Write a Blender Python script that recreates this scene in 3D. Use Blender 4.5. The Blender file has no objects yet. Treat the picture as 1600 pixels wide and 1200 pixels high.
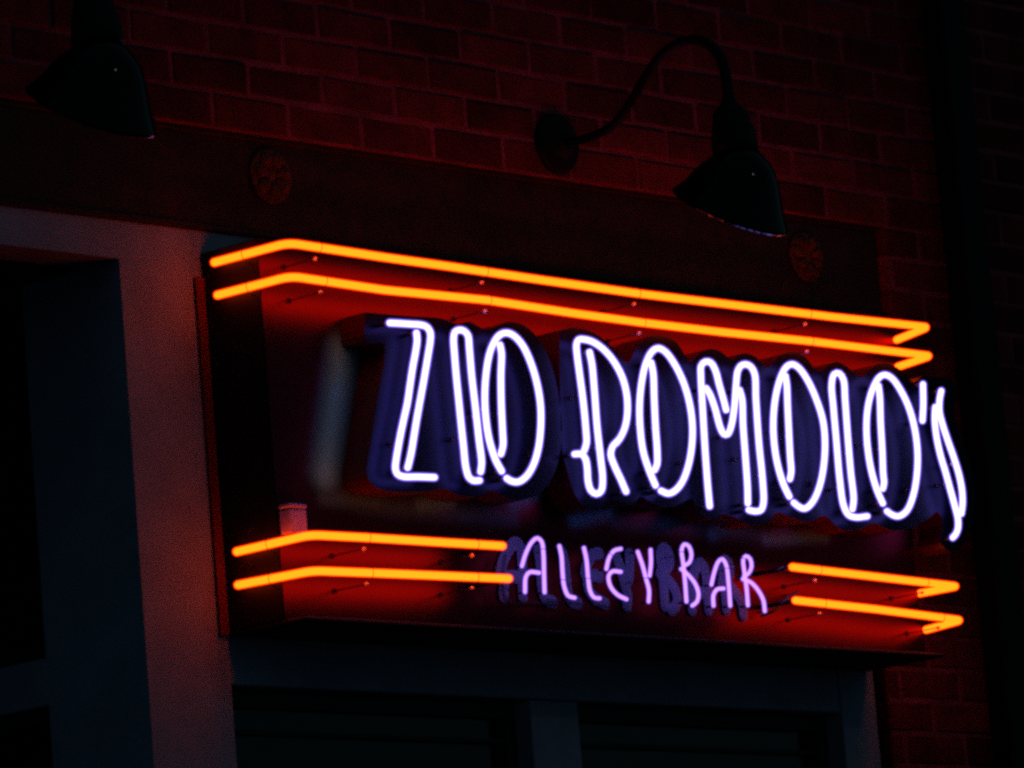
import bpy, bmesh, math, random
from mathutils import Vector, Matrix
from mathutils.geometry import delaunay_2d_cdt

random.seed(7)
S = bpy.context.scene
COL = S.collection

# ------------------------------------------------------------------ camera
F_PX = 8543.0                      # focal length in pixels of a 1600 px wide frame
YAW, PITCH, ROLL = 0.8295, 0.17442, -0.081185
CAM = Vector((-7.1784, -7.1606, 1.6))
fw = Vector((math.sin(YAW)*math.cos(PITCH), math.cos(YAW)*math.cos(PITCH), math.sin(PITCH)))
r0 = Vector((math.cos(YAW), -math.sin(YAW), 0)); u0 = r0.cross(fw)
rt = math.cos(ROLL)*r0 + math.sin(ROLL)*u0
up = -math.sin(ROLL)*r0 + math.cos(ROLL)*u0
cd = bpy.data.cameras.new('camera'); cam = bpy.data.objects.new('camera', cd); COL.objects.link(cam)
M = Matrix((rt, up, -fw)).transposed().to_4x4(); M.translation = CAM
cam.matrix_world = M
cd.sensor_width = 36; cd.lens = 36*F_PX/1600; cd.clip_end = 300; cd.clip_start = 0.05
S.camera = cam

def W(px, py, y=0.0, ax=1):
    """where the sight line through a photo pixel meets the plane x|y|z = y"""
    d = fw + rt*((px-800)/F_PX) - up*((py-600)/F_PX)
    return CAM + d*((y-CAM[ax])/d[ax])

# ------------------------------------------------------------------ night sky, far street light
w = bpy.data.worlds.new('World'); S.world = w; w.use_nodes = True
bg = w.node_tree.nodes['Background']
bg.inputs[0].default_value = (0.24, 0.74, 0.92, 1); bg.inputs[1].default_value = 0.060
sl = bpy.data.lights.new('street_light', 'SUN'); sl.energy = 0.020; sl.angle = math.radians(1.6); sl.color = (0.95, 1.0, 0.97)
slo = bpy.data.objects.new('street_light', sl); COL.objects.link(slo)
slo.rotation_euler = Vector((-0.14, 0.80, -0.46)).to_track_quat('-Z', 'Y').to_euler()
S.view_settings.view_transform = 'Standard'; S.view_settings.look = 'None'
S.view_settings.exposure = 0; S.view_settings.gamma = 1; S.view_settings.use_curve_mapping = False
S.render.engine = 'CYCLES'
S.cycles.filter_width = 2.9
S.cycles.max_bounces = 6
S.cycles.sample_clamp_indirect = 3
S.cycles.use_denoising = False

# ------------------------------------------------------------------ materials
def mat(name, col, rough=0.6, metal=0.0, noise=None, bump=None, coat=0.0, spec=0.5, vary=0.0):
    m = bpy.data.materials.new(name); m.use_nodes = True
    nt = m.node_tree; b = nt.nodes['Principled BSDF']
    b.inputs['Base Color'].default_value = (*col, 1); b.inputs['Roughness'].default_value = rough
    b.inputs['Metallic'].default_value = metal; b.inputs['Specular IOR Level'].default_value = spec
    b.inputs['Coat Weight'].default_value = coat; b.inputs['Coat Roughness'].default_value = 0.08
    tc = nt.nodes.new('ShaderNodeTexCoord')
    geo = nt.nodes.new('ShaderNodeNewGeometry')
    if noise:
        col2, sc, lo, hi = noise
        n = nt.nodes.new('ShaderNodeTexNoise'); n.inputs['Scale'].default_value = sc
        n.inputs['Detail'].default_value = 6; n.inputs['Roughness'].default_value = 0.65
        nt.links.new(geo.outputs['Position'], n.inputs['Vector'])
        mr = nt.nodes.new('ShaderNodeMapRange'); mr.inputs[1].default_value = lo; mr.inputs[2].default_value = hi
        nt.links.new(n.outputs['Fac'], mr.inputs[0])
        mx = nt.nodes.new('ShaderNodeMix'); mx.data_type = 'RGBA'
        mx.inputs[6].default_value = (*col, 1); mx.inputs[7].default_value = (*col2, 1)
        nt.links.new(mr.outputs[0], mx.inputs[0])
        out = mx.outputs[2]
        if vary:
            oi = nt.nodes.new('ShaderNodeObjectInfo')
            hs = nt.nodes.new('ShaderNodeHueSaturation')
            m2 = nt.nodes.new('ShaderNodeMapRange'); m2.inputs[3].default_value = 1-vary; m2.inputs[4].default_value = 1+vary
            nt.links.new(oi.outputs['Random'], m2.inputs[0]); nt.links.new(m2.outputs[0], hs.inputs['Value'])
            nt.links.new(out, hs.inputs['Color']); out = hs.outputs[0]
        nt.links.new(out, b.inputs['Base Color'])
    if bump:
        sc, st, ds = bump
        n = nt.nodes.new('ShaderNodeTexNoise'); n.inputs['Scale'].default_value = sc; n.inputs['Detail'].default_value = 8
        n.inputs['Roughness'].default_value = 0.7
        nt.links.new(geo.outputs['Position'], n.inputs['Vector'])
        bp = nt.nodes.new('ShaderNodeBump'); bp.inputs['Strength'].default_value = st; bp.inputs['Distance'].default_value = ds
        nt.links.new(n.outputs['Fac'], bp.inputs['Height']); nt.links.new(bp.outputs[0], b.inputs['Normal'])
    return m

def emis(name, col, strength):
    m = bpy.data.materials.new(name); m.use_nodes = True; nt = m.node_tree
    nt.nodes.clear(); o = nt.nodes.new('ShaderNodeOutputMaterial'); e = nt.nodes.new('ShaderNodeEmission')
    e.inputs[0].default_value = (*col, 1); e.inputs[1].default_value = strength
    nt.links.new(e.outputs[0], o.inputs[0]); return m

def glow_glass(name, col, strength, tint):
    """thin coated glass round the gas: clear, faintly glowing itself"""
    m = bpy.data.materials.new(name); m.use_nodes = True; nt = m.node_tree
    nt.nodes.clear(); o = nt.nodes.new('ShaderNodeOutputMaterial')
    e = nt.nodes.new('ShaderNodeEmission'); e.inputs[0].default_value = (*col, 1); e.inputs[1].default_value = strength
    t = nt.nodes.new('ShaderNodeBsdfTransparent'); t.inputs[0].default_value = (*tint, 1)
    a = nt.nodes.new('ShaderNodeAddShader')
    nt.links.new(e.outputs[0], a.inputs[0]); nt.links.new(t.outputs[0], a.inputs[1]); nt.links.new(a.outputs[0], o.inputs[0])
    return m

M_brick = mat('brick', (0.155, 0.013, 0.016), 0.9, noise=((0.07, 0.008, 0.009), 9, 0.35, 0.65), bump=(90, 0.6, 0.004), vary=0.38, spec=0.08)
M_mortar = mat('mortar', (0.29, 0.038, 0.07), 0.95, noise=((0.12, 0.02, 0.03), 12, 0.35, 0.7), bump=(160, 0.8, 0.003), spec=0.1)
M_steel = mat('lintel_paint', (0.032, 0.006, 0.006), 0.62, noise=((0.012, 0.003, 0.003), 18, 0.3, 0.7), bump=(45, 0.5, 0.004), spec=0.2)
M_rust = mat('rosette_rust', (0.13, 0.03, 0.015), 0.8, noise=((0.02, 0.006, 0.005), 60, 0.35, 0.65), bump=(120, 0.6, 0.003), spec=0.3)
M_trim = mat('cream_trim', (0.30, 0.245, 0.36), 0.6, noise=((0.21, 0.17, 0.26), 7, 0.3, 0.7), bump=(60, 0.15, 0.002), spec=0.2)
M_sash = mat('black_sash', (0.012, 0.012, 0.013), 0.5, spec=0.2)
M_pane = mat('dark_glass', (0.003, 0.003, 0.004), 0.08, spec=0.35)
M_room = mat('dark_room', (0.01, 0.01, 0.01), 0.9)
M_blackmetal = mat('black_enamel', (0.0003, 0.0003, 0.0004), 0.055, spec=0.10)
M_satin = mat('black_satin', (0.0018, 0.0016, 0.0018), 0.6, spec=0.12)
M_pipe = mat('black_downspout', (0.0025, 0.002, 0.002), 0.6, spec=0.1)
M_side = mat('cabinet_black', (0.008, 0.005, 0.006), 0.6, spec=0.15)
M_return = mat('letter_return_red', (0.030, 0.002, 0.003), 0.35, spec=0.5)
M_front = mat('letter_front_navy', (0.0010, 0.0008, 0.011), 0.33, metal=0.88, spec=0.3, noise=((0.0009, 0.0008, 0.008), 9, 0.35, 0.65))
M_flange = mat('flange_red', (0.15, 0.01, 0.008), 0.5)
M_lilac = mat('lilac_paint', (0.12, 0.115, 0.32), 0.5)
M_white = mat('porcelain', (0.32, 0.2, 0.6), 0.35, noise=((0.24, 0.13, 0.4), 60, 0.4, 0.7))
M_wire = mat('black_wire', (0.01, 0.009, 0.009), 0.45)
M_bead = mat('clip_bead', (0.75, 0.5, 0.6), 0.3)
M_stem = mat('glass_stem', (0.012, 0.005, 0.006), 0.35, spec=0.2)
M_stem.node_tree.nodes['Principled BSDF'].inputs['Alpha'].default_value = 0.4
M_elec = mat('blacked_glass', (0.01, 0.006, 0.01), 0.25)
M_ground = mat('asphalt', (0.05, 0.05, 0.05), 0.8, noise=((0.035, 0.035, 0.036), 8, 0.3, 0.7), bump=(60, 0.5, 0.005))

E_white = emis('violet_neon_gas', (1.30, 1.08, 4.6), 1.15)
E_alley = emis('lilac_neon_gas', (0.90, 0.44, 1.35), 0.95)
E_amber = emis('amber_neon_gas', (7.2, 0.53, 0.014), 1.0)
G_white = glow_glass('violet_tube_glass', (0.16, 0.10, 0.62), 0.55, (0.97, 0.97, 0.99))
G_alley = glow_glass('lilac_tube_glass', (0.12, 0.05, 0.55), 0.5, (0.97, 0.97, 0.99))
G_amber = glow_glass('amber_tube_glass', (0.85, 0.02, 0.0), 0.55, (0.99, 0.97, 0.97))

# sign face: red black enamel with soft pale blue patches (attribute = patch density)
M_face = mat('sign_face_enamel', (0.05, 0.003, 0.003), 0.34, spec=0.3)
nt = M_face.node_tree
at = nt.nodes.new('ShaderNodeAttribute'); at.attribute_name = 'pale_patch'
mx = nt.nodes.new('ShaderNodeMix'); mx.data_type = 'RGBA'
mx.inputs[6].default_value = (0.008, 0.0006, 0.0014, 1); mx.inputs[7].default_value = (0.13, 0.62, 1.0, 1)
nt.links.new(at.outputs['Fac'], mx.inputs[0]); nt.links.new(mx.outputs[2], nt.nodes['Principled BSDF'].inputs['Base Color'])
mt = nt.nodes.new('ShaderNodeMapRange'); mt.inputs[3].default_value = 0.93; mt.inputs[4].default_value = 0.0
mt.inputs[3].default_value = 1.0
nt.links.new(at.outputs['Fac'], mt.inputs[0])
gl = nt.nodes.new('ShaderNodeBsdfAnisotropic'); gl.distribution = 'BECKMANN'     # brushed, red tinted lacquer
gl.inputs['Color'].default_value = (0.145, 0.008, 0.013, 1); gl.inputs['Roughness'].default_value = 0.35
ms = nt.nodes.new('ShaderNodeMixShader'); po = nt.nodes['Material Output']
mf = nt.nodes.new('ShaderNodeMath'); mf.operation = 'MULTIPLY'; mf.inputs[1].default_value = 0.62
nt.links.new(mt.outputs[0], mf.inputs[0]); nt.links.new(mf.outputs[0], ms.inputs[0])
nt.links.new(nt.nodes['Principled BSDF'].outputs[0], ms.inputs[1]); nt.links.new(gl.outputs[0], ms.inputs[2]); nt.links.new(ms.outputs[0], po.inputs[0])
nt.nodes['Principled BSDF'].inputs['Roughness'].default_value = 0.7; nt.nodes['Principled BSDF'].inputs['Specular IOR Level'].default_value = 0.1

# ------------------------------------------------------------------ helpers
def link(name, bm, m, parent=None, smooth=False, mats=None):
    bmesh.ops.recalc_face_normals(bm, faces=bm.faces[:])
    me = bpy.data.meshes.new(name); bm.to_mesh(me); bm.free()
    for x in (mats or [m]): me.materials.append(x)
    if smooth:
        for p in me.polygons: p.use_smooth = True
    o = bpy.data.objects.new(name, me); COL.objects.link(o)
    if parent: o.parent = parent; o.matrix_parent_inverse = parent.matrix_world.inverted()
    return o
def thing(name, label, cat, loc=(0, 0, 0), group=None):
    o = bpy.data.objects.new(name, None); COL.objects.link(o); o.location = loc
    o.matrix_world = Matrix.Translation(loc)
    o['label'] = label; o['category'] = cat
    if group: o['group'] = group
    return o
def box(bm, a, b, bev=0.0):
    x0, x1 = sorted((a[0], b[0])); y0, y1 = sorted((a[1], b[1])); z0, z1 = sorted((a[2], b[2]))
    v = [bm.verts.new(p) for p in ((x0,y0,z0),(x1,y0,z0),(x1,y1,z0),(x0,y1,z0),(x0,y0,z1),(x1,y0,z1),(x1,y1,z1),(x0,y1,z1))]
    fs = [bm.faces.new([v[i] for i in q]) for q in ((0,1,5,4),(1,2,6,5),(2,3,7,6),(3,0,4,7),(4,5,6,7),(3,2,1,0))]
    if bev:
        es = list({e for f in fs for e in f.edges})
        bmesh.ops.bevel(bm, geom=es, offset=bev, segments=1, affect='EDGES')
    return bm
def boxobj(name, a, b, m, parent=None, bev=0.0):
    return link(name, box(bmesh.new(), a, b, bev), m, parent)
def smooth_path(pts, step=0.006):
    """Catmull-Rom through the points, resampled"""
    P = [Vector(p) for p in pts]
    if len(P) == 2:
        n = max(2, int((P[1]-P[0]).length/0.03)); return [P[0].lerp(P[1], i/n) for i in range(n+1)]
    out = []
    Q = [2*P[0]-P[1]] + P + [2*P[-1]-P[-2]]
    for i in range(1, len(Q)-2):
        a, b, c, d = Q[i-1:i+3]
        # centripetal form keeps tight bends clean
        t0 = 0; t1 = max(1e-6, (b-a).length**.5); t2 = t1+max(1e-6, (c-b).length**.5); t3 = t2+max(1e-6, (d-c).length**.5)
        n = max(2, int((c-b).length/step))
        for k in range(n):
            t = t1+(t2-t1)*k/n
            A1 = a*((t1-t)/(t1-t0))+b*((t-t0)/(t1-t0)); A2 = b*((t2-t)/(t2-t1))+c*((t-t1)/(t2-t1)); A3 = c*((t3-t)/(t3-t2))+d*((t-t2)/(t3-t2))
            B1 = A1*((t2-t)/(t2-t0))+A2*((t-t0)/(t2-t0)); B2 = A2*((t3-t)/(t3-t1))+A3*((t-t1)/(t3-t1))
            out.append(B1*((t2-t)/(t2-t1))+B2*((t-t1)/(t2-t1)))
    out.append(P[-1]); return out
def tube(bm, path, r, n=10, cap=True, rad=None, flat=1.0):
    """swept tube with rounded ends; flat squashes it along y"""
    P = path; N = len(P); rings = []
    T = []
    for i in range(N):
        t = (P[min(i+1, N-1)]-P[max(i-1, 0)]); T.append(t.normalized())
    ref = Vector((0, -1, 0)) if abs(T[0].y) < 0.9 else Vector((0, 0, 1))
    nrm = (ref - T[0]*ref.dot(T[0])).normalized()
    seq = []
    if cap: seq += [(P[0]-T[0]*r*0.85, T[0], 0.5), (P[0]-T[0]*r*0.5, T[0], 0.85)]
    seq += [(P[i], T[i], 1.0) for i in range(N)]
    if cap: seq += [(P[-1]+T[-1]*r*0.5, T[-1], 0.85), (P[-1]+T[-1]*r*0.85, T[-1], 0.5)]
    for k, (p, t, s) in enumerate(seq):
        nrm = (nrm - t*nrm.dot(t)).normalized(); bn = t.cross(nrm)
        rr = r*s if rad is None else rad(min(1, max(0, k/(len(seq)-1))))*s
        ring = []
        for j in range(n):
            a = 2*math.pi*j/n; o = nrm*math.cos(a)*rr + bn*math.sin(a)*rr
            o.y *= flat
            ring.append(bm.verts.new(p+o))
        rings.append(ring)
    for a, b in zip(rings, rings[1:]):
        for j in range(n): bm.faces.new((a[j], a[(j+1) % n], b[(j+1) % n], b[j]))
    bm.faces.new(rings[0][::-1]); bm.faces.new(rings[-1])
    return bm
def cyl(bm, a, b, r, n=10): return tube(bm, [Vector(a), Vector(b)], r, n, cap=False)
def lathe_x(bm, prof, c, axis, n=28):
    """profile [(distance along axis, radius)] turned about an axis through c"""
    ax = Vector(axis).normalized(); a = ax.orthogonal().normalized(); b = ax.cross(a); rings = []
    for d, r in prof:
        rings.append([bm.verts.new(Vector(c)+ax*d+a*(r*math.cos(2*math.pi*j/n))+b*(r*math.sin(2*math.pi*j/n))) for j in range(n)])
    for p, q in zip(rings, rings[1:]):
        for j in range(n): bm.faces.new((p[j], p[(j+1) % n], q[(j+1) % n], q[j]))
    bm.faces.new(rings[0]); bm.faces.new(rings[-1]); return bm

# ------------------------------------------------------------------ ground
g = link('ground', box(bmesh.new(), (-60, -60, -0.3), (60, 60, 0)), M_ground); g['kind'] = 'structure'

# ------------------------------------------------------------------ the brick building
bld = thing('brick_building', 'old red brick alley building with cream storefront trim behind the neon sign', 'building', (0, 0, 0))
LT, LB, LR = 3.905, 3.705, 1.86            # lintel top, bottom, right end
PIER = 1.728                               # left edge of the brick pier below the lintel
bm = bmesh.new()                           # mortar bed = the wall's core, set back from the brick faces
box(bm, (-6, 0.0026, LT+0.0), (6, 0.35, 7.0))
box(bm, (LR+0.004, 0.0026, LB), (6, 0.35, LT-0.0))
box(bm, (PIER+0.004, 0.0026, 0), (6, 0.35, LB))
box(bm, (-6, 0.0026, 0), (-2.6, 0.35, LT))
link('mortar_bed', bm, M_mortar, bld)

CH, CL, JT = 0.0686, 0.2, 0.0092
def brick_bm(bm, x0, x1, z0, z1, dy, tilt=0.0):
    c = 0.0035
    o = [(x0, z0), (x1, z0), (x1, z1), (x0, z1)]
    f = [(x0+c, z0+c), (x1-c, z0+c), (x1-c, z1-c), (x0+c, z1-c)]
    back = [bm.verts.new((x, 0.03, z)) for x, z in o]
    mid = [bm.verts.new((x+random.uniform(-.001, .001), dy+0.004, z+random.uniform(-.0012, .0012))) for x, z in o]
    fr = [bm.verts.new((x+random.uniform(-.0015, .0015), dy+random.uniform(-.0008, .0008)+tilt*(x-(x0+x1)/2), z+random.uniform(-.0015, .0015))) for x, z in f]
    for a, b in ((back, mid), (mid, fr)):
        for j in range(4): bm.faces.new((a[j], a[(j+1) % 4], b[(j+1) % 4], b[j]))
    bm.faces.new(fr)
def courses(rects, emit):
    for (rx0, rx1, rz0, rz1) in rects:
        k0 = math.floor((rz0-LT)/CH+0.01); k1 = math.ceil((rz1-LT)/CH-0.01)
        for k in range(k0, k1):
            z0 = max(LT+k*CH, rz0); z1 = min(LT+(k+1)*CH, rz1)
            if z1-z0 < 0.02: continue
            off = 0.075 if k % 2 == 0 else 0.175
            j = math.floor((rx0-off)/CL)
            while off+j*CL < rx1:
                x0 = max(off+j*CL, rx0); x1 = min(off+(j+1)*CL, rx1); j += 1
                if x1-x0 < 0.03: continue
                emit(x0+JT/2 if x0 > rx0+1e-4 else x0, x1-JT/2 if x1 < rx1-1e-4 else x1, z0+JT/2 if z0 > rz0 else z0+0.001, z1-JT/2)
# bricks one by one where the photograph shows them; four shared meshes for the full ones
variants = []
for v in range(6):
    b = bmesh.new(); brick_bm(b, -(CL-JT)/2, (CL-JT)/2, -(CH-JT)/2, (CH-JT)/2, 0.0, random.uniform(-.012, .012))
    bmesh.ops.recalc_face_normals(b, faces=b.faces[:])
    me = bpy.data.meshes.new('brick'); b.to_mesh(me); b.free(); me.materials.append(M_brick); variants.append(me)
count = [0]
def one(x0, x1, z0, z1):
    if abs((x1-x0)-(CL-JT)) < 1e-3 and abs((z1-z0)-(CH-JT)) < 2e-3:
        o = bpy.data.objects.new('brick', random.choice(variants)); COL.objects.link(o)
        o.location = ((x0+x1)/2, random.uniform(-.002, .0015), (z0+z1)/2)
    else:
        b = bmesh.new(); brick_bm(b, x0, x1, z0, z1, random.uniform(-.002, .0015)); o = link('brick', b, M_brick)
    o.parent = bld; count[0] += 1
near = [(-0.725, 2.375, LT, LT+9*CH), (LR, 2.375, LB, LT), (PIER, 2.375, LT-19*CH, LB)]
courses(near, one)
rest = bmesh.new()
def many(x0, x1, z0, z1): brick_bm(rest, x0, x1, z0, z1, random.uniform(-.002, .0015))
courses([(-3.2, -0.725, LT, LT+26*CH), (-0.725, 4.5, LT+9*CH, LT+26*CH), (2.375, 4.5, LT-19*CH, LT+9*CH),
         (PIER, 4.5, 0.05, LT-19*CH), (-4.5, -2.6, 0.05, LT)], many)
o = link('outer_brickwork', rest, M_brick, bld); o['kind'] = 'stuff'

# riveted lintel with two cast rosettes, a little behind the brick faces
bm = bmesh.new()
box(bm, (-3.0, 0.022, LB+0.014), (LR-0.004, 0.30, LT-0.012))
box(bm, (-3.0, 0.014, LT-0.0115), (LR-0.004, 0.30, LT-0.001), 0.002)
box(bm, (-3.0, 0.012, LB), (LR-0.004, 0.30, LB+0.0135), 0.002)
lintel = link('lintel', bm, M_steel, bld)
def rosette(px, py):
    c = W(px, py, 0.02); bm = bmesh.new()
    y = Vector((0, -1, 0))
    for k in range(7):                                  # petals
        a = 2*math.pi*k/7+0.25; d = Vector((math.cos(a), 0, math.sin(a))); q = Vector((-math.sin(a), 0, math.cos(a)))
        rings = []
        for s, wd, h in ((0.012, 0.007, 0.010), (0.022, 0.014, 0.018), (0.034, 0.018, 0.020), (0.044, 0.014, 0.014), (0.050, 0.005, 0.006)):
            rings.append([bm.verts.new(c+d*s+q*u*wd+y*(h*v)) for u, v in ((-1, 0), (-0.6, .8), (0, 1), (0.6, .8), (1, 0))])
        for p, r in zip(rings, rings[1:]):
            for j in range(4): bm.faces.new((p[j], p[j+1], r[j+1], r[j]))
        bm.faces.new(rings[0]); bm.faces.new(rings[-1])
    lathe_x(bm, [(0, 0.053), (0.004, 0.054), (0.007, 0.050), (0.007, 0.030)], c, y)
    rs = link('rosette', bm, M_rust, lintel, smooth=False)
rosette(421, 276); rosette(1258, 402)

# cream trim boards, all a touch behind the brick faces
TY = 0.020
def board(x0, x1, z0, z1, y=TY, d=0.10, label=None, bev=0.002):
    o = boxobj('trim_board', (x0, y, z0), (x1, y+d, z1), M_trim, bld, bev)
    if label: o['label'] = label
    return o
board(-3.0, 1.710, 3.632, LB-0.001, bev=0, label='cream head board under the dark lintel')
board(-0.375, -0.166, 0.15, 3.632, d=0.27, bev=0, label='wide cream pilaster left of the neon sign, lit pink')
board(-0.164, 1.594, 2.847, 3.630, y=TY+0.002, label='cream sign board behind the cabinet')
board(1.596, 1.710, 0.15, 3.630, label='narrow cream jamb beside the brick pier')
board(0.646, 0.785, 0.15, 2.845, y=TY+0.004, label='cream mullion between the two windows')
boxobj('dark_gap', (1.7105, 0.07, 0.15), (PIER+0.003, 0.2, LB), M_room, bld)
# two windows below the sign
def window(x0, x1, z0, z1):
    y = TY+0.045; t = 0.03; bm = bmesh.new()
    box(bm, (x0, y, z1-t), (x1, y+0.04, z1)); box(bm, (x0, y, z0), (x1, y+0.04, z0+t))
    box(bm, (x0, y, z0+t), (x0+t, y+0.04, z1-t)); box(bm, (x1-t, y, z0+t), (x1, y+0.04, z1-t))
    box(bm, (x0+t, y+0.004, z1-t-0.05), (x1-t, y+0.03, z1-t-0.042))
    f = link('window', bm, M_sash, bld)
    boxobj('pane', (x0+t, y+0.018, z0+t), (x1-t, y+0.024, z1-t), M_pane, f)
window(-0.164, 0.644, 0.9, 2.844); window(0.787, 1.594, 0.9, 2.844)
board(-0.164, 0.644, 0.15, 0.898, y=TY+0.03); board(0.787, 1.594, 0.15, 0.898, y=TY+0.03)
# recessed entry left of the pilaster: cream posts and rails, black glass facing left
X = -0.375
def entry(y0, y1, z0, z1, label=None):
    o = boxobj('trim_board', (X, y0, z0), (X+0.12, y1, z1), M_trim, bld, 0.002)
    if label: o['label'] = label
entry(0.292, 1.9, 2.840, 2.928, 'cream transom rail of the recessed entry')
entry(0.292, 1.9, 0.15, 0.5)
for z0, z1 in ((2.930, 3.6335), (0.502, 2.838)):
    bm = bmesh.new(); t = 0.025
    box(bm, (X+0.02, 0.292, z0), (X+0.05, 1.9, z0+t)); box(bm, (X+0.02, 0.292, z1-t), (X+0.05, 1.9, z1))
    box(bm, (X+0.02, 0.292, z0+t), (X+0.05, 0.292+t, z1-t)); box(bm, (X+0.02, 1.9-t, z0+t), (X+0.05, 1.9, z1-t))
    f = link('window', bm, M_sash, bld); f['label'] = 'black side window of the recessed entry'
    boxobj('pane', (X+0.03, 0.292+t, z0+t), (X+0.036, 1.9-t, z1-t), M_pane, f)
boxobj('entry_ceiling', (-2.6, TY+0.101, 3.634), (X+0.001, 1.95, 3.70), M_sash, bld)
boxobj('entry_soffit', (X+0.002, 0.2915, 3.634), (X+0.5, 1.95, 3.70), M_sash, bld)
boxobj('entry_door', (-2.6, 1.91, 0), (X+0.12, 1.99, 3.63), M_sash, bld)
boxobj('room_back', (-0.25, 0.4, 0), (PIER, 0.45, LB), M_room, bld)

# downspout standing off the wall at the right of the pier
dsp = thing('downspout', 'black downspout running up the brick wall at far right', 'downspout', (2.085, -0.045, 0))
bm = bmesh.new()
box(bm, (2.040, -0.075, 0.15), (2.128, -0.012, 7.0), 0.008)
link('pipe', bm, M_pipe, dsp)
for z in (2.2, 5.2):
    boxobj('strap', (2.020, -0.078, z), (2.148, -0.0715, z+0.03), M_pipe, dsp, 0.002)

# ------------------------------------------------------------------ neon sign
sign = thing('neon_sign', 'neon bar sign with white script letters and amber tube bands over the windows', 'neon sign', (0.76, -0.06, 2.94))
CX0, CX1, CZ0, CZ1, FY = -0.168, 1.690, 2.945, 3.660, -0.135
boxobj('cabinet', (CX0, FY+0.004, CZ0), (CX1, TY-0.001, CZ1), M_side, sign, 0.002)
boxobj('shade_lip', (CX0, -0.192, CZ0-0.009), (CX1, TY-0.002, CZ0-0.001), M_side, sign, 0.002)  # lip added under the cabinet to keep amber light off the mullion
bm = bmesh.new(); box(bm, (-0.190, 0.012, 2.938), (CX0-0.0005, TY-0.001, 3.612)); link('mounting_flange', bm, M_flange, sign)

TUBE_Y, FRONT_Y, AL_Y = -0.228, -0.198, -0.195
# soft pale patches left of and below the letters, in face coordinates
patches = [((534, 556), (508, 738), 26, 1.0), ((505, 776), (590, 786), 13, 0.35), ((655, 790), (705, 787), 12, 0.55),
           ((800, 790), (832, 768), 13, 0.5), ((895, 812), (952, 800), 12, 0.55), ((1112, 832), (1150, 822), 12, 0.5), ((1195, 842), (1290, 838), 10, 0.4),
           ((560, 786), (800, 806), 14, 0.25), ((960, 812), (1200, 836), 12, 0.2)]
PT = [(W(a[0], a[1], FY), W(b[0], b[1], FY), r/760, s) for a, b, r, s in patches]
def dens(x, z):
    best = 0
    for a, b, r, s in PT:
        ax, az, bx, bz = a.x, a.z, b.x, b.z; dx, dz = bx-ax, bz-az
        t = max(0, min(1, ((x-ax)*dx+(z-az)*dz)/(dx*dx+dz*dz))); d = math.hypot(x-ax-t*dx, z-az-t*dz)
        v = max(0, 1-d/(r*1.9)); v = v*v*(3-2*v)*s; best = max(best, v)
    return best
NX, NZ = 232, 92
verts, faces = [], []
for j in range(NZ+1):
    for i in range(NX+1): verts.append((CX0+(CX1-CX0)*i/NX, FY, CZ0+(CZ1-CZ0)*j/NZ))
for j in range(NZ):
    for i in range(NX):
        a = j*(NX+1)+i; faces.append((a, a+1, a+NX+2, a+NX+1))
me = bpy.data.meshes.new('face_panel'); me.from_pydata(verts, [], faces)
att = me.attributes.new('pale_patch', 'FLOAT', 'POINT'); att.data.foreach_set('value', [dens(v[0], v[2]) for v in verts])
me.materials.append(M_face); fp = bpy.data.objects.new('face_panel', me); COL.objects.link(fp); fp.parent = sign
fp.matrix_parent_inverse = sign.matrix_world.inverted(); fp['label'] = 'dark red sign face with soft pale patches'

# raised channel backings of the two words
zio = [(571,488),(640,494),(692,498),(712,506),(735,503),(755,514),(772,512),(793,503),(818,508),(842,530),(862,572),(874,625),(878,680),(868,735),(850,765),(822,780),
       (790,776),(768,766),(748,776),(712,772),(696,764),(660,768),(600,766),(580,756),(573,738),(580,690),(592,610),(601,560),(601,538),(572,532)]
rom = [(874,516),(900,512),(935,524),(962,548),(980,568),(994,545),(1010,528),(1032,524),(1058,536),(1078,566),(1088,556),(1108,545),(1128,550),(1142,562),(1160,552),(1182,558),
       (1198,575),(1212,562),(1232,551),(1256,556),(1278,580),(1290,575),(1308,565),(1330,578),(1345,590),(1362,575),(1384,567),(1408,578),(1428,598),(1440,588),(1462,590),(1484,592),
       (1494,610),(1492,650),(1504,690),(1518,735),(1524,790),(1512,830),(1500,856),(1484,862),(1470,848),(1474,820),(1466,800),(1448,812),(1420,826),(1392,828),(1366,818),
       (1340,828),(1312,826),(1290,806),(1262,816),(1232,806),(1214,800),(1204,814),(1172,820),(1148,808),(1128,804),(1112,812),(1092,800),(1082,780),(1052,792),(1020,786),(1000,776),
       (990,788),(966,784),(950,780),(940,794),(914,792),(898,772),(888,740),(878,700),(876,640)]
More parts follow.
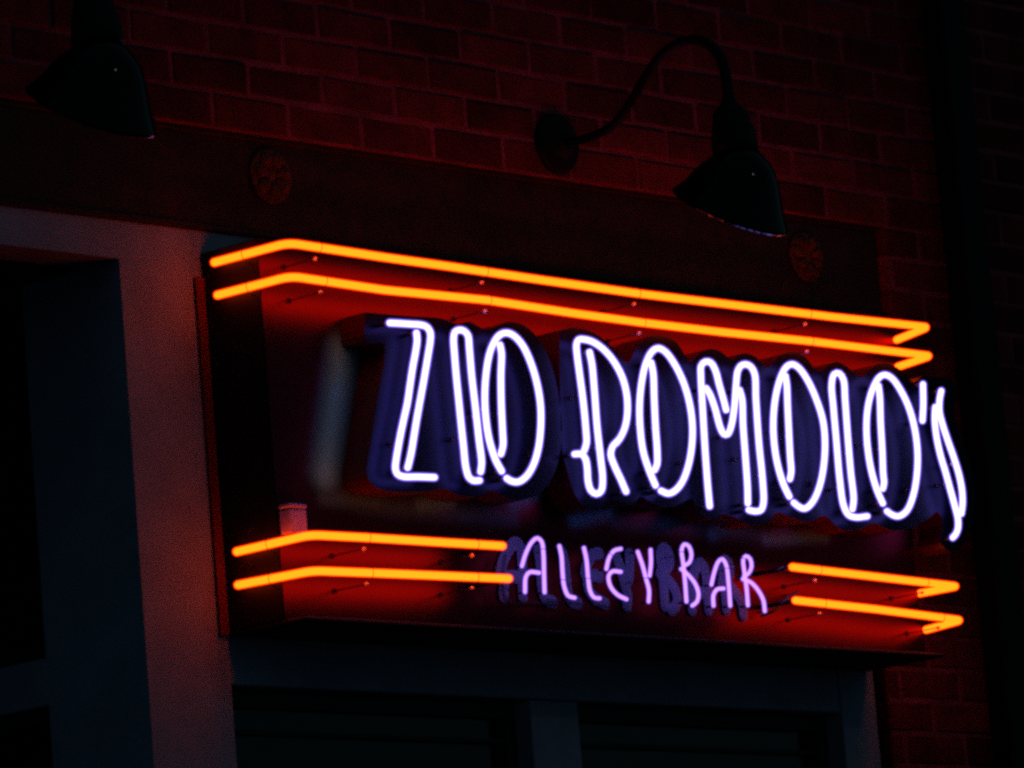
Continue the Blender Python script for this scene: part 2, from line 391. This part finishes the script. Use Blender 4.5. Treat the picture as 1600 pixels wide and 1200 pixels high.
def channel(pts):
    P = smooth_path([W(x, y, FRONT_Y) for x, y in pts+[pts[0]]], 0.012)[:-1]
    bm = bmesh.new()
    n = len(P); P2 = [Vector((p.x, p.z)) for p in P]
    def inside(x, z):
        c = False
        for a, q in zip(P2, P2[1:]+P2[:1]):
            if (a.y > z) != (q.y > z) and x < (q.x-a.x)*(z-a.y)/(q.y-a.y)+a.x: c = not c
        return c
    x0, x1 = min(p.x for p in P2), max(p.x for p in P2); z0, z1 = min(p.y for p in P2), max(p.y for p in P2)
    pts = list(P2); st = 0.024
    for i in range(int((x1-x0)/st)+1):
        for k in range(int((z1-z0)/st)+1):
            x, z = x0+(i+0.5*(k % 2))*st, z0+k*st
            if inside(x, z) and min((Vector((x, z))-q).length for q in P2) > 0.011: pts.append(Vector((x, z)))
    co, ed, fa, *_ = delaunay_2d_cdt(pts, [(i, (i+1) % n) for i in range(n)], [list(range(n))], 1, 1e-6)
    fv = [bm.verts.new((c.x, FRONT_Y, c.y)) for c in co]
    for q in fa: bm.faces.new([fv[i] for i in q]).material_index = 0
    f = [bm.verts.new(p) for p in P]; b = [bm.verts.new((p.x, FY-0.001, p.z)) for p in P]
    for j in range(n):
        q = bm.faces.new((f[j], f[(j+1) % n], b[(j+1) % n], b[j])); q.material_index = 1
    bmesh.ops.remove_doubles(bm, verts=bm.verts[:], dist=1e-5)
    return link('letter_backing', bm, None, sign, mats=[M_front, M_return])
channel(zio)['label'] = 'raised dark backing behind the word ZIO'
channel(rom)['label'] = "raised dark backing behind the word ROMOLO'S"

def crop(ox, oy, s): return lambda pts: [(ox+x/s, oy+y/s) for x, y in pts]
c1, c2, c3, c4 = crop(560, 460, 3.5294), crop(860, 500, 3.6364), crop(1180, 540, 3.75), crop(760, 820, 3.3333)
BIG = [
 ('Z', c1, [[(172,157),(230,160),(290,164),(350,169),(380,182),(397,212),(396,260),(385,330),(365,450),(345,560),(325,670),(310,760),(290,880),(272,955)],
            [(320,212),(324,250),(315,320),(300,400),(285,500),(270,600),(250,690),(235,760),(220,840),(207,920),(204,960),(215,990),(245,1004),(330,1006),(420,1009)]]),
 ('I', c1, [[(668,1026),(632,1026),(608,1006),(592,950),(580,840),(565,700),(552,570),(540,450),(530,330),(525,240),(532,208),(555,196),(583,202),(604,226),(612,300),(625,450),(645,620),(665,800),(680,930),(674,978)]]),
 ('O', c1, [[(790,975),(760,920),(735,850),(717,780),(702,670),(697,560),(703,450),(720,340),(745,270),(778,225),(815,212),(855,226),(905,280),(952,380),(987,500),(1005,620),(1005,740),(992,850),(965,940),(925,1005),(880,1034),(840,1028),(818,1014)],
            [(780,278),(789,320),(786,450),(788,600),(795,750),(798,830),(786,880)]]),
 ('R', c2, [[(192,742),(205,700),(200,600),(185,450),(165,300),(152,200),(148,140),(160,112),(190,110),(240,124),(300,165),(360,235),(408,325),(433,420),(438,520),(425,605),(395,672),(352,722),(343,765),(365,830),(400,905),(430,975)],
            [(137,762),(178,763),(200,790),(210,850),(214,915),(230,968),(262,988),(290,968),(297,900),(285,780),(265,600),(250,400),(236,250),(222,182)]]),
 ('O', c2, [[(597,940),(560,850),(527,745),(510,610),(507,480),(520,345),(545,240),(577,180),(612,160),(655,182),(710,258),(760,365),(792,480),(807,600),(803,720),(783,830),(750,918),(710,968),(670,986),(628,970)],
            [(572,242),(584,300),(590,450),(597,600),(607,750),(606,820),(592,852)]]),
 ('M', c2, [[(905,1058),(895,950),(880,750),(865,500),(855,320),(856,262),(880,237),(912,243),(937,285),(960,370),(983,450),(999,512)],
            [(885,388),(905,420),(935,500),(965,610),(985,648),(1008,648),(1028,600),(1045,500),(1055,370),(1066,285),(1095,253),(1135,262),(1160,305),(1168,450),(1185,700),(1205,900),(1211,1035),(1198,1078),(1160,1087),(1127,1079)],
            [(1075,398),(1089,450),(1095,600),(1110,800),(1120,950),(1122,1042)]]),
 ('O', c3, [[(200,885),(165,810),(132,700),(112,580),(106,450),(118,310),(148,190),(180,128),(215,109),(255,130),(310,208),(362,325),(397,440),(409,560),(402,700),(377,825),(337,915),(290,955),(250,940),(226,920)],
            [(177,178),(185,230),(190,350),(197,500),(205,650),(211,740),(203,782)]]),
 ('L', c3, [[(657,1000),(590,1006),(545,990),(518,935),(495,780),(475,550),(458,360),(448,230),(462,168),(493,163),(517,200),(527,320),(543,540),(560,740),(577,900),(570,958)]]),
 ('O', c3, [[(748,925),(715,850),(680,730),(659,600),(652,470),(662,350),(690,250),(723,190),(758,171),(800,190),(850,258),(900,362),(935,490),(951,620),(948,750),(928,870),(890,965),(840,1000),(800,990),(772,970)],
            [(722,235),(730,300),(735,450),(745,620),(750,750),(755,805),(748,838)]]),
 ('apostrophe', c3, [[(983,226),(985,340),(980,440)]]),
 ('S', c3, [[(1090,265),(1080,320),(1080,390),(1097,460),(1130,560),(1165,660),(1195,760),(1212,850),(1215,925),(1208,985)],
            [(1055,360),(1052,430),(1062,530),(1085,640),(1115,740),(1145,850),(1170,940),(1188,1015),(1188,1070),(1175,1105),(1157,1125)]]),
]
SMALL = [
 ('A', c4, [[(185,215),(205,150),(235,92),(265,69),(288,88),(297,150),(300,250),(303,352)], [(275,250),(225,247),(205,272),(201,350)]]),
 ('L', c4, [[(380,110),(391,160),(397,250),(405,320),(425,368),(460,380)]]),
 ('L', c4, [[(508,120),(521,180),(530,280),(540,345),(560,378),(590,383)]]),
 ('E', c4, [[(700,125),(665,135),(638,175),(625,230)], [(700,245),(655,243),(636,268),(645,318),(680,362),(730,388)]]),
 ('Y', c4, [[(788,140),(813,210),(830,275),(847,340),(845,400)], [(855,130),(857,200),(850,265)]]),
 ('B', c4, [[(1042,400),(1035,300),(1025,200),(1017,130),(1030,102),(1055,112),(1068,155),(1058,195),(1030,212)], [(1014,230),(1050,260),(1088,308),(1105,360),(1097,400),(1072,421)]]),
 ('A', c4, [[(1172,312),(1186,250),(1208,192),(1230,178),(1249,210),(1261,300),(1270,422)], [(1236,332),(1200,337),(1182,368),(1183,422)]]),
 ('R', c4, [[(1362,420),(1355,330),(1343,240),(1338,182),(1352,163),(1374,178),(1381,218),(1366,252),(1342,268)], [(1335,282),(1380,302),(1418,345),(1443,395),(1450,450)]]),
]
def support(parent, p, t, back_y, r, stem=True):
    """wire tie round the tube and a little glass stand-off behind it"""
    if not stem:
        return
    bm = bmesh.new()
    q = p+Vector((0, 0, -r*1.75))
    b2 = bmesh.new(); lathe_x(b2, [(0, 0.001), (0.001, 0.0032), (0.005, 0.0036), (0.008, 0.002)], (q.x, q.y+r*1.5, q.z), (0, -1, 0), 8)
    link('support_clip', b2, M_bead, parent, smooth=True)
    tube(bm, [Vector((q.x, back_y, q.z)), Vector((q.x, p.y+r*1.2, q.z))], 0.002, 7, cap=False)
    lathe_x(bm, [(0, 0.0055), (0.003, 0.0055), (0.005, 0.003)], (q.x, back_y-0.0005, q.z), (0, -1, 0), 12)
    link('tube_support', bm, M_stem, parent, smooth=True)
def tie(parent, p, t, r):
    a = t.orthogonal().normalized(); b = t.cross(a); bm = bmesh.new()
    tube(bm, [p+(a*math.cos(u)+b*math.sin(u))*(r*1.03)+t*(0.0012*u/6.28) for u in [2*math.pi*k/20 for k in range(21)]], 0.0007, 5, cap=False)
    link('tie_wire', bm, M_wire, parent)
def neon(name, strokes, y, r, gas, glass, back, kind, elec=True, glass_k=1.32):
    core = bmesh.new(); sh = bmesh.new(); els = []; mids = []
    for st in strokes:
        P = smooth_path([W(a, b, y) for a, b in st])
        tube(core, P, r*0.86, 10); tube(sh, P, r*glass_k, 12)
        for e in (P[0], P[-1]):
            els.append(cyl(bmesh.new(), (e.x, back if back == FRONT_Y else y+0.02, e.z), (e.x, y+r*0.9, e.z), r*0.55, 8))
        L = len(P)
        for fct in ((0.2, 0.8) if L > 75 else (0.55,)): mids.append((P[int(L*fct)], (P[min(L-1, int(L*fct)+1)]-P[int(L*fct)-1]).normalized()))
    o = link(kind, core, gas, sign, smooth=True); o['label'] = name
    link('glass_tube', sh, glass, o, smooth=True)
    for el in els: link('electrode', el, M_elec, o, smooth=True)
    for p, t in mids:
        if back == FRONT_Y: support(o, p, t, back, r)
    return o, mids
for nm, cr, sts in BIG:
    lab = 'white neon apostrophe' if nm == 'apostrophe' else 'tall white neon letter %s' % nm
    neon(lab, [cr(s) for s in sts], TUBE_Y, 0.0066, E_white, G_white, FRONT_Y, 'neon_letter')
for nm, cr, sts in SMALL:
    ss = [cr(s) for s in sts]
    o, mids = neon('small lilac neon letter %s' % nm, ss, AL_Y, 0.0040, E_alley, G_alley, FY, 'neon_letter')
    for p, t in mids[::2]: tie(o, p, t, 0.0058); cl = link('tube_support', cyl(bmesh.new(), (p.x, FY, p.z-0.004), (p.x, AL_Y+0.004, p.z-0.004), 0.0014, 6), M_stem, o, smooth=True)
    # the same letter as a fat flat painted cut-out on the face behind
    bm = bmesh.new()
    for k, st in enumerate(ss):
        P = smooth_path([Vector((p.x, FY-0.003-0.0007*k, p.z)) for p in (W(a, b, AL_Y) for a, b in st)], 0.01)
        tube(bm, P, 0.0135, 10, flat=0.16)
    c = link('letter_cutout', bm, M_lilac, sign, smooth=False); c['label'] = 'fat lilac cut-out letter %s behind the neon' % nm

# amber bands
def bend(P, i, rad=0.02, n=5):
    """round the corner at index i of the polyline"""
    a, b, c = P[i-1], P[i], P[i+1]
    u = (a-b).normalized(); v = (c-b).normalized(); s = b+u*rad; e = b+v*rad
    arc = [(s*(1-t)**2 + b*2*t*(1-t) + e*t*t) for t in [k/n for k in range(n+1)]]
    return P[:i]+arc+P[i+1:]
def dense(P):
    out = []
    for a, b in zip(P, P[1:]):
        n = max(1, int((b-a).length/0.03)); out += [a.lerp(b, k/n) for k in range(n)]
    return out+[P[-1]]
Ya = -0.228; XS = -0.181
def bar(front, left=None, right=None, marks=(), label=''):
    P = [W(x, y, Ya) for x, y in front]
    li = ri = None
    if left:
        P[0].x = XS; e = W(left[0], left[1], XS, 0); P = [e]+P; li = 1
    if right:
        XR = P[-1].x; e = W(right[0], right[1], XR, 0); P = P+[e]; ri = len(P)-2
    if ri: P = bend(P, ri, 0.014)
    if li: P = bend(P, li, 0.028)
    P = dense(P); bm = bmesh.new(); sh = bmesh.new()
    tube(bm, P, 0.0068, 12); tube(sh, P, 0.0096, 14)
    o = link('neon_band', bm, E_amber, sign, smooth=True); o['label'] = label
    link('glass_tube', sh, G_amber, o, smooth=True)
    el = bmesh.new(); er = bmesh.new()
    if not left: cyl(el, (P[0].x, FY, P[0].z), (P[0].x, Ya+0.008, P[0].z), 0.005, 8)
    else: cyl(el, (CX0, P[0].y, P[0].z), (XS+0.006, P[0].y, P[0].z), 0.005, 8)
    if not right: cyl(er, (P[-1].x, FY, P[-1].z), (P[-1].x, Ya+0.008, P[-1].z), 0.005, 8)
    else: cyl(er, (P[-1].x, P[-1].y+0.006, P[-1].z), (P[-1].x, P[-1].y+0.03, P[-1].z), 0.005, 8)
    link('electrode', el, M_elec, o, smooth=True); link('electrode', er, M_elec, o, smooth=True)
    for mxp, myp in marks:
        if left and mxp < front[0][0]-8: p = W(mxp, myp, XS, 0)
        else: p = W(mxp, myp, Ya)
        k = min(range(1, len(P)-1), key=lambda i: (P[i]-p).length)
        t = (P[k+1]-P[k-1]).normalized(); q = P[k]+t*((p-P[k]).dot(t))
        tie(o, q, t, 0.0102)
        if not (left and mxp < front[0][0]-8): support(o, q+Vector((0.0, 0, -0.004)), t, FY, 0.009)
        else:
            b2 = bmesh.new(); cyl(b2, (CX0, q.y, q.z-0.016), (XS, q.y, q.z-0.013), 0.003, 7); link('tube_support', b2, M_stem, o, smooth=True)
bar([(455,380),(600,402),(700,416),(850,438),(1000,459),(1100,471),(1300,495),(1450,511)], (335,410), (1401,531), [(383,398),(497,388),(757,425),(995,458),(1262,490)], 'topmost amber neon band with hairpin right end')
bar([(459,432),(600,453),(762,469),(900,490),(1003,504),(1130,519),(1265,533),(1454,556)], (340,461), (1403,573), [(390,443),(505,436),(762,469),(1003,504),(1265,533)], 'second amber neon band just above the white letters')
bar([(490,836),(573,840),(700,848),(785,853)], (370,862), None, [(421,850),(573,840),(742,850)], 'upper short amber band left of the lilac letters')
bar([(493,892),(577,895),(700,900),(795,904)], (372,914), None, [(425,903),(577,895),(742,902)], 'lower short amber band left of the lilac letters')
bar([(1238,886),(1350,899),(1496,916)], None, (1437,927), [(1278,890),(1445,910)], 'upper short amber band right of the lilac letters')
bar([(1243,938),(1370,952),(1502,969)], None, (1447,984), [(1285,942),(1470,965)], 'lower short amber band right of the lilac letters')

# small porcelain housing, curled leads, a cable
a, b = W(446, 795, FY-0.02), W(474, 836, FY-0.02)
boxobj('electrode_housing', (a.x, FY-0.03, b.z), (b.x+0.004, FY-0.001, a.z), M_white, sign, 0.003)
boxobj('housing_cap', (a.x-0.001, FY-0.032, a.z+0.001), (b.x+0.005, FY-0.001, a.z+0.010), M_white, sign, 0.003)
for px, py in ((398, 838), (386, 893)):
    c = W(px, py, XS-0.004, 0); bm = bmesh.new()
    tube(bm, [c+Vector((0, -0.020*math.cos(t), 0.016*math.sin(t))) for t in [0.2+k*0.28 for k in range(12)]], 0.0014, 6)
    link('lead_wire', bm, M_stem, sign, smooth=True)
for px, py in ((765, 836), (790, 925)):
    c = W(px, py, -0.17); bm = bmesh.new()
    tube(bm, [c+Vector((0.014*math.cos(t), 0.01*math.sin(t), 0.013*math.sin(t))) for t in [k*0.33 for k in range(13)]], 0.0016, 6)
    link('lead_wire', bm, M_stem, sign, smooth=True)
bm = bmesh.new()
tube(bm, smooth_path([W(1190, 962, -0.15), W(1208, 955, -0.165), W(1228, 937, -0.17), W(1246, 925, -0.15)], 0.01), 0.003, 8); link('cable', bm, M_wire, sign, smooth=True)
bm = bmesh.new()
tube(bm, smooth_path([W(789, 868, -0.16), W(785, 900, -0.165), W(789, 935, -0.16), W(820, 942, -0.15), W(880, 944, -0.145)], 0.01), 0.0035, 8); link('unlit_tube', bm, M_stem, sign, smooth=True)
bm = bmesh.new()
tube(bm, smooth_path([W(855, 938, -0.16), W(905, 944, -0.165), W(950, 948, -0.16)], 0.01), 0.003, 8); link('unlit_tube', bm, M_stem, sign, smooth=True)

# ------------------------------------------------------------------ gooseneck sign lamps
LX = 0.831
def L(px, py): return W(px, py, LX, 0)
base = W(866, 225, 0.0); base.x = LX
lamp = thing('gooseneck_lamp', 'black gooseneck lamp over the sign, its wall plate and curved arm in full view', 'wall lamp', base, 'gooseneck lamps above the neon sign')
bm = bmesh.new(); lathe_x(bm, [(-0.002, 0.062), (0.006, 0.062), (0.012, 0.057), (0.018, 0.034), (0.026, 0.020), (0.034, 0.016)], base, (0, -1, 0), 36)
link('wall_plate', bm, M_satin, lamp, smooth=False)
arm_px = [(905,219),(930,211),(955,198),(975,176),(992,148),(1010,118),(1030,90),(1055,70),(1082,62),(1106,68),(1122,84),(1132,108),(1137,140),(1140,168)]
P = [base+Vector((0, -0.025, 0))]+[L(*p) for p in arm_px]
bm = bmesh.new(); tube(bm, smooth_path(P, 0.015), 0.0095, 12, rad=lambda t: 0.0085+0.003*t); link('arm', bm, M_satin, lamp, smooth=True)
# socket and angled shade: rings about a slowly tilting axis
def rings(spec, n=48):
    R = []
    for (px, py, r, tilt) in spec:
        c = L(px, py); t = math.radians(tilt)
        e1 = Vector((1, 0, 0)); e2 = Vector((0, -math.cos(t), -math.sin(t)))     # outer side drops
        R.append([c+e1*(r*math.cos(2*math.pi*j/n))+e2*(r*math.sin(2*math.pi*j/n)) for j in range(n)])
    return R
def skin(bm, R):
    V = [[bm.verts.new(p) for p in r] for r in R]; n = len(V[0])
    for a, b in zip(V, V[1:]):
        for j in range(n): bm.faces.new((a[j], a[(j+1) % n], b[(j+1) % n], b[j]))
    return V
bm = bmesh.new()
V = skin(bm, rings([(1139,150,0.012,0),(1139,164,0.018,0),(1140,168,0.024,0),(1141,174,0.034,0),(1143,196,0.038,0),(1145,200,0.042,0),(1148,226,0.045,0),(1150,243,0.046,0)])); bm.faces.new(V[0]); bm.faces.new(V[-1])
link('socket', bm, M_satin, lamp, smooth=True)
bm = bmesh.new()
spec = [(1149,240,0.040,0),(1150,243,0.049,2),(1150,249,0.058,5),(1150,257,0.069,9),(1150,267,0.078,13),(1149,279,0.086,18),(1147,293,0.094,23),(1145,306,0.103,28),(1143,317,0.112,31),(1142,326,0.119,33),(1141,329,0.122,34)]
R = rings(spec); inner = rings([(x, y+2, r-0.0025, t) for x, y, r, t in spec])
skin(bm, R+inner[::-1])
shade = link('shade', bm, M_blackmetal, lamp, smooth=True)
# second one, further left along the wall
root2 = lamp.copy(); COL.objects.link(root2)
root2['label'] = 'black gooseneck lamp cut off by the top left corner of the photo'
for ch in list(lamp.children):
    c = ch.copy(); COL.objects.link(c); c.parent = root2; c.matrix_parent_inverse = ch.matrix_parent_inverse.copy()
root2.location = (lamp.location.x-1.683, lamp.location.y, lamp.location.z+0.012)
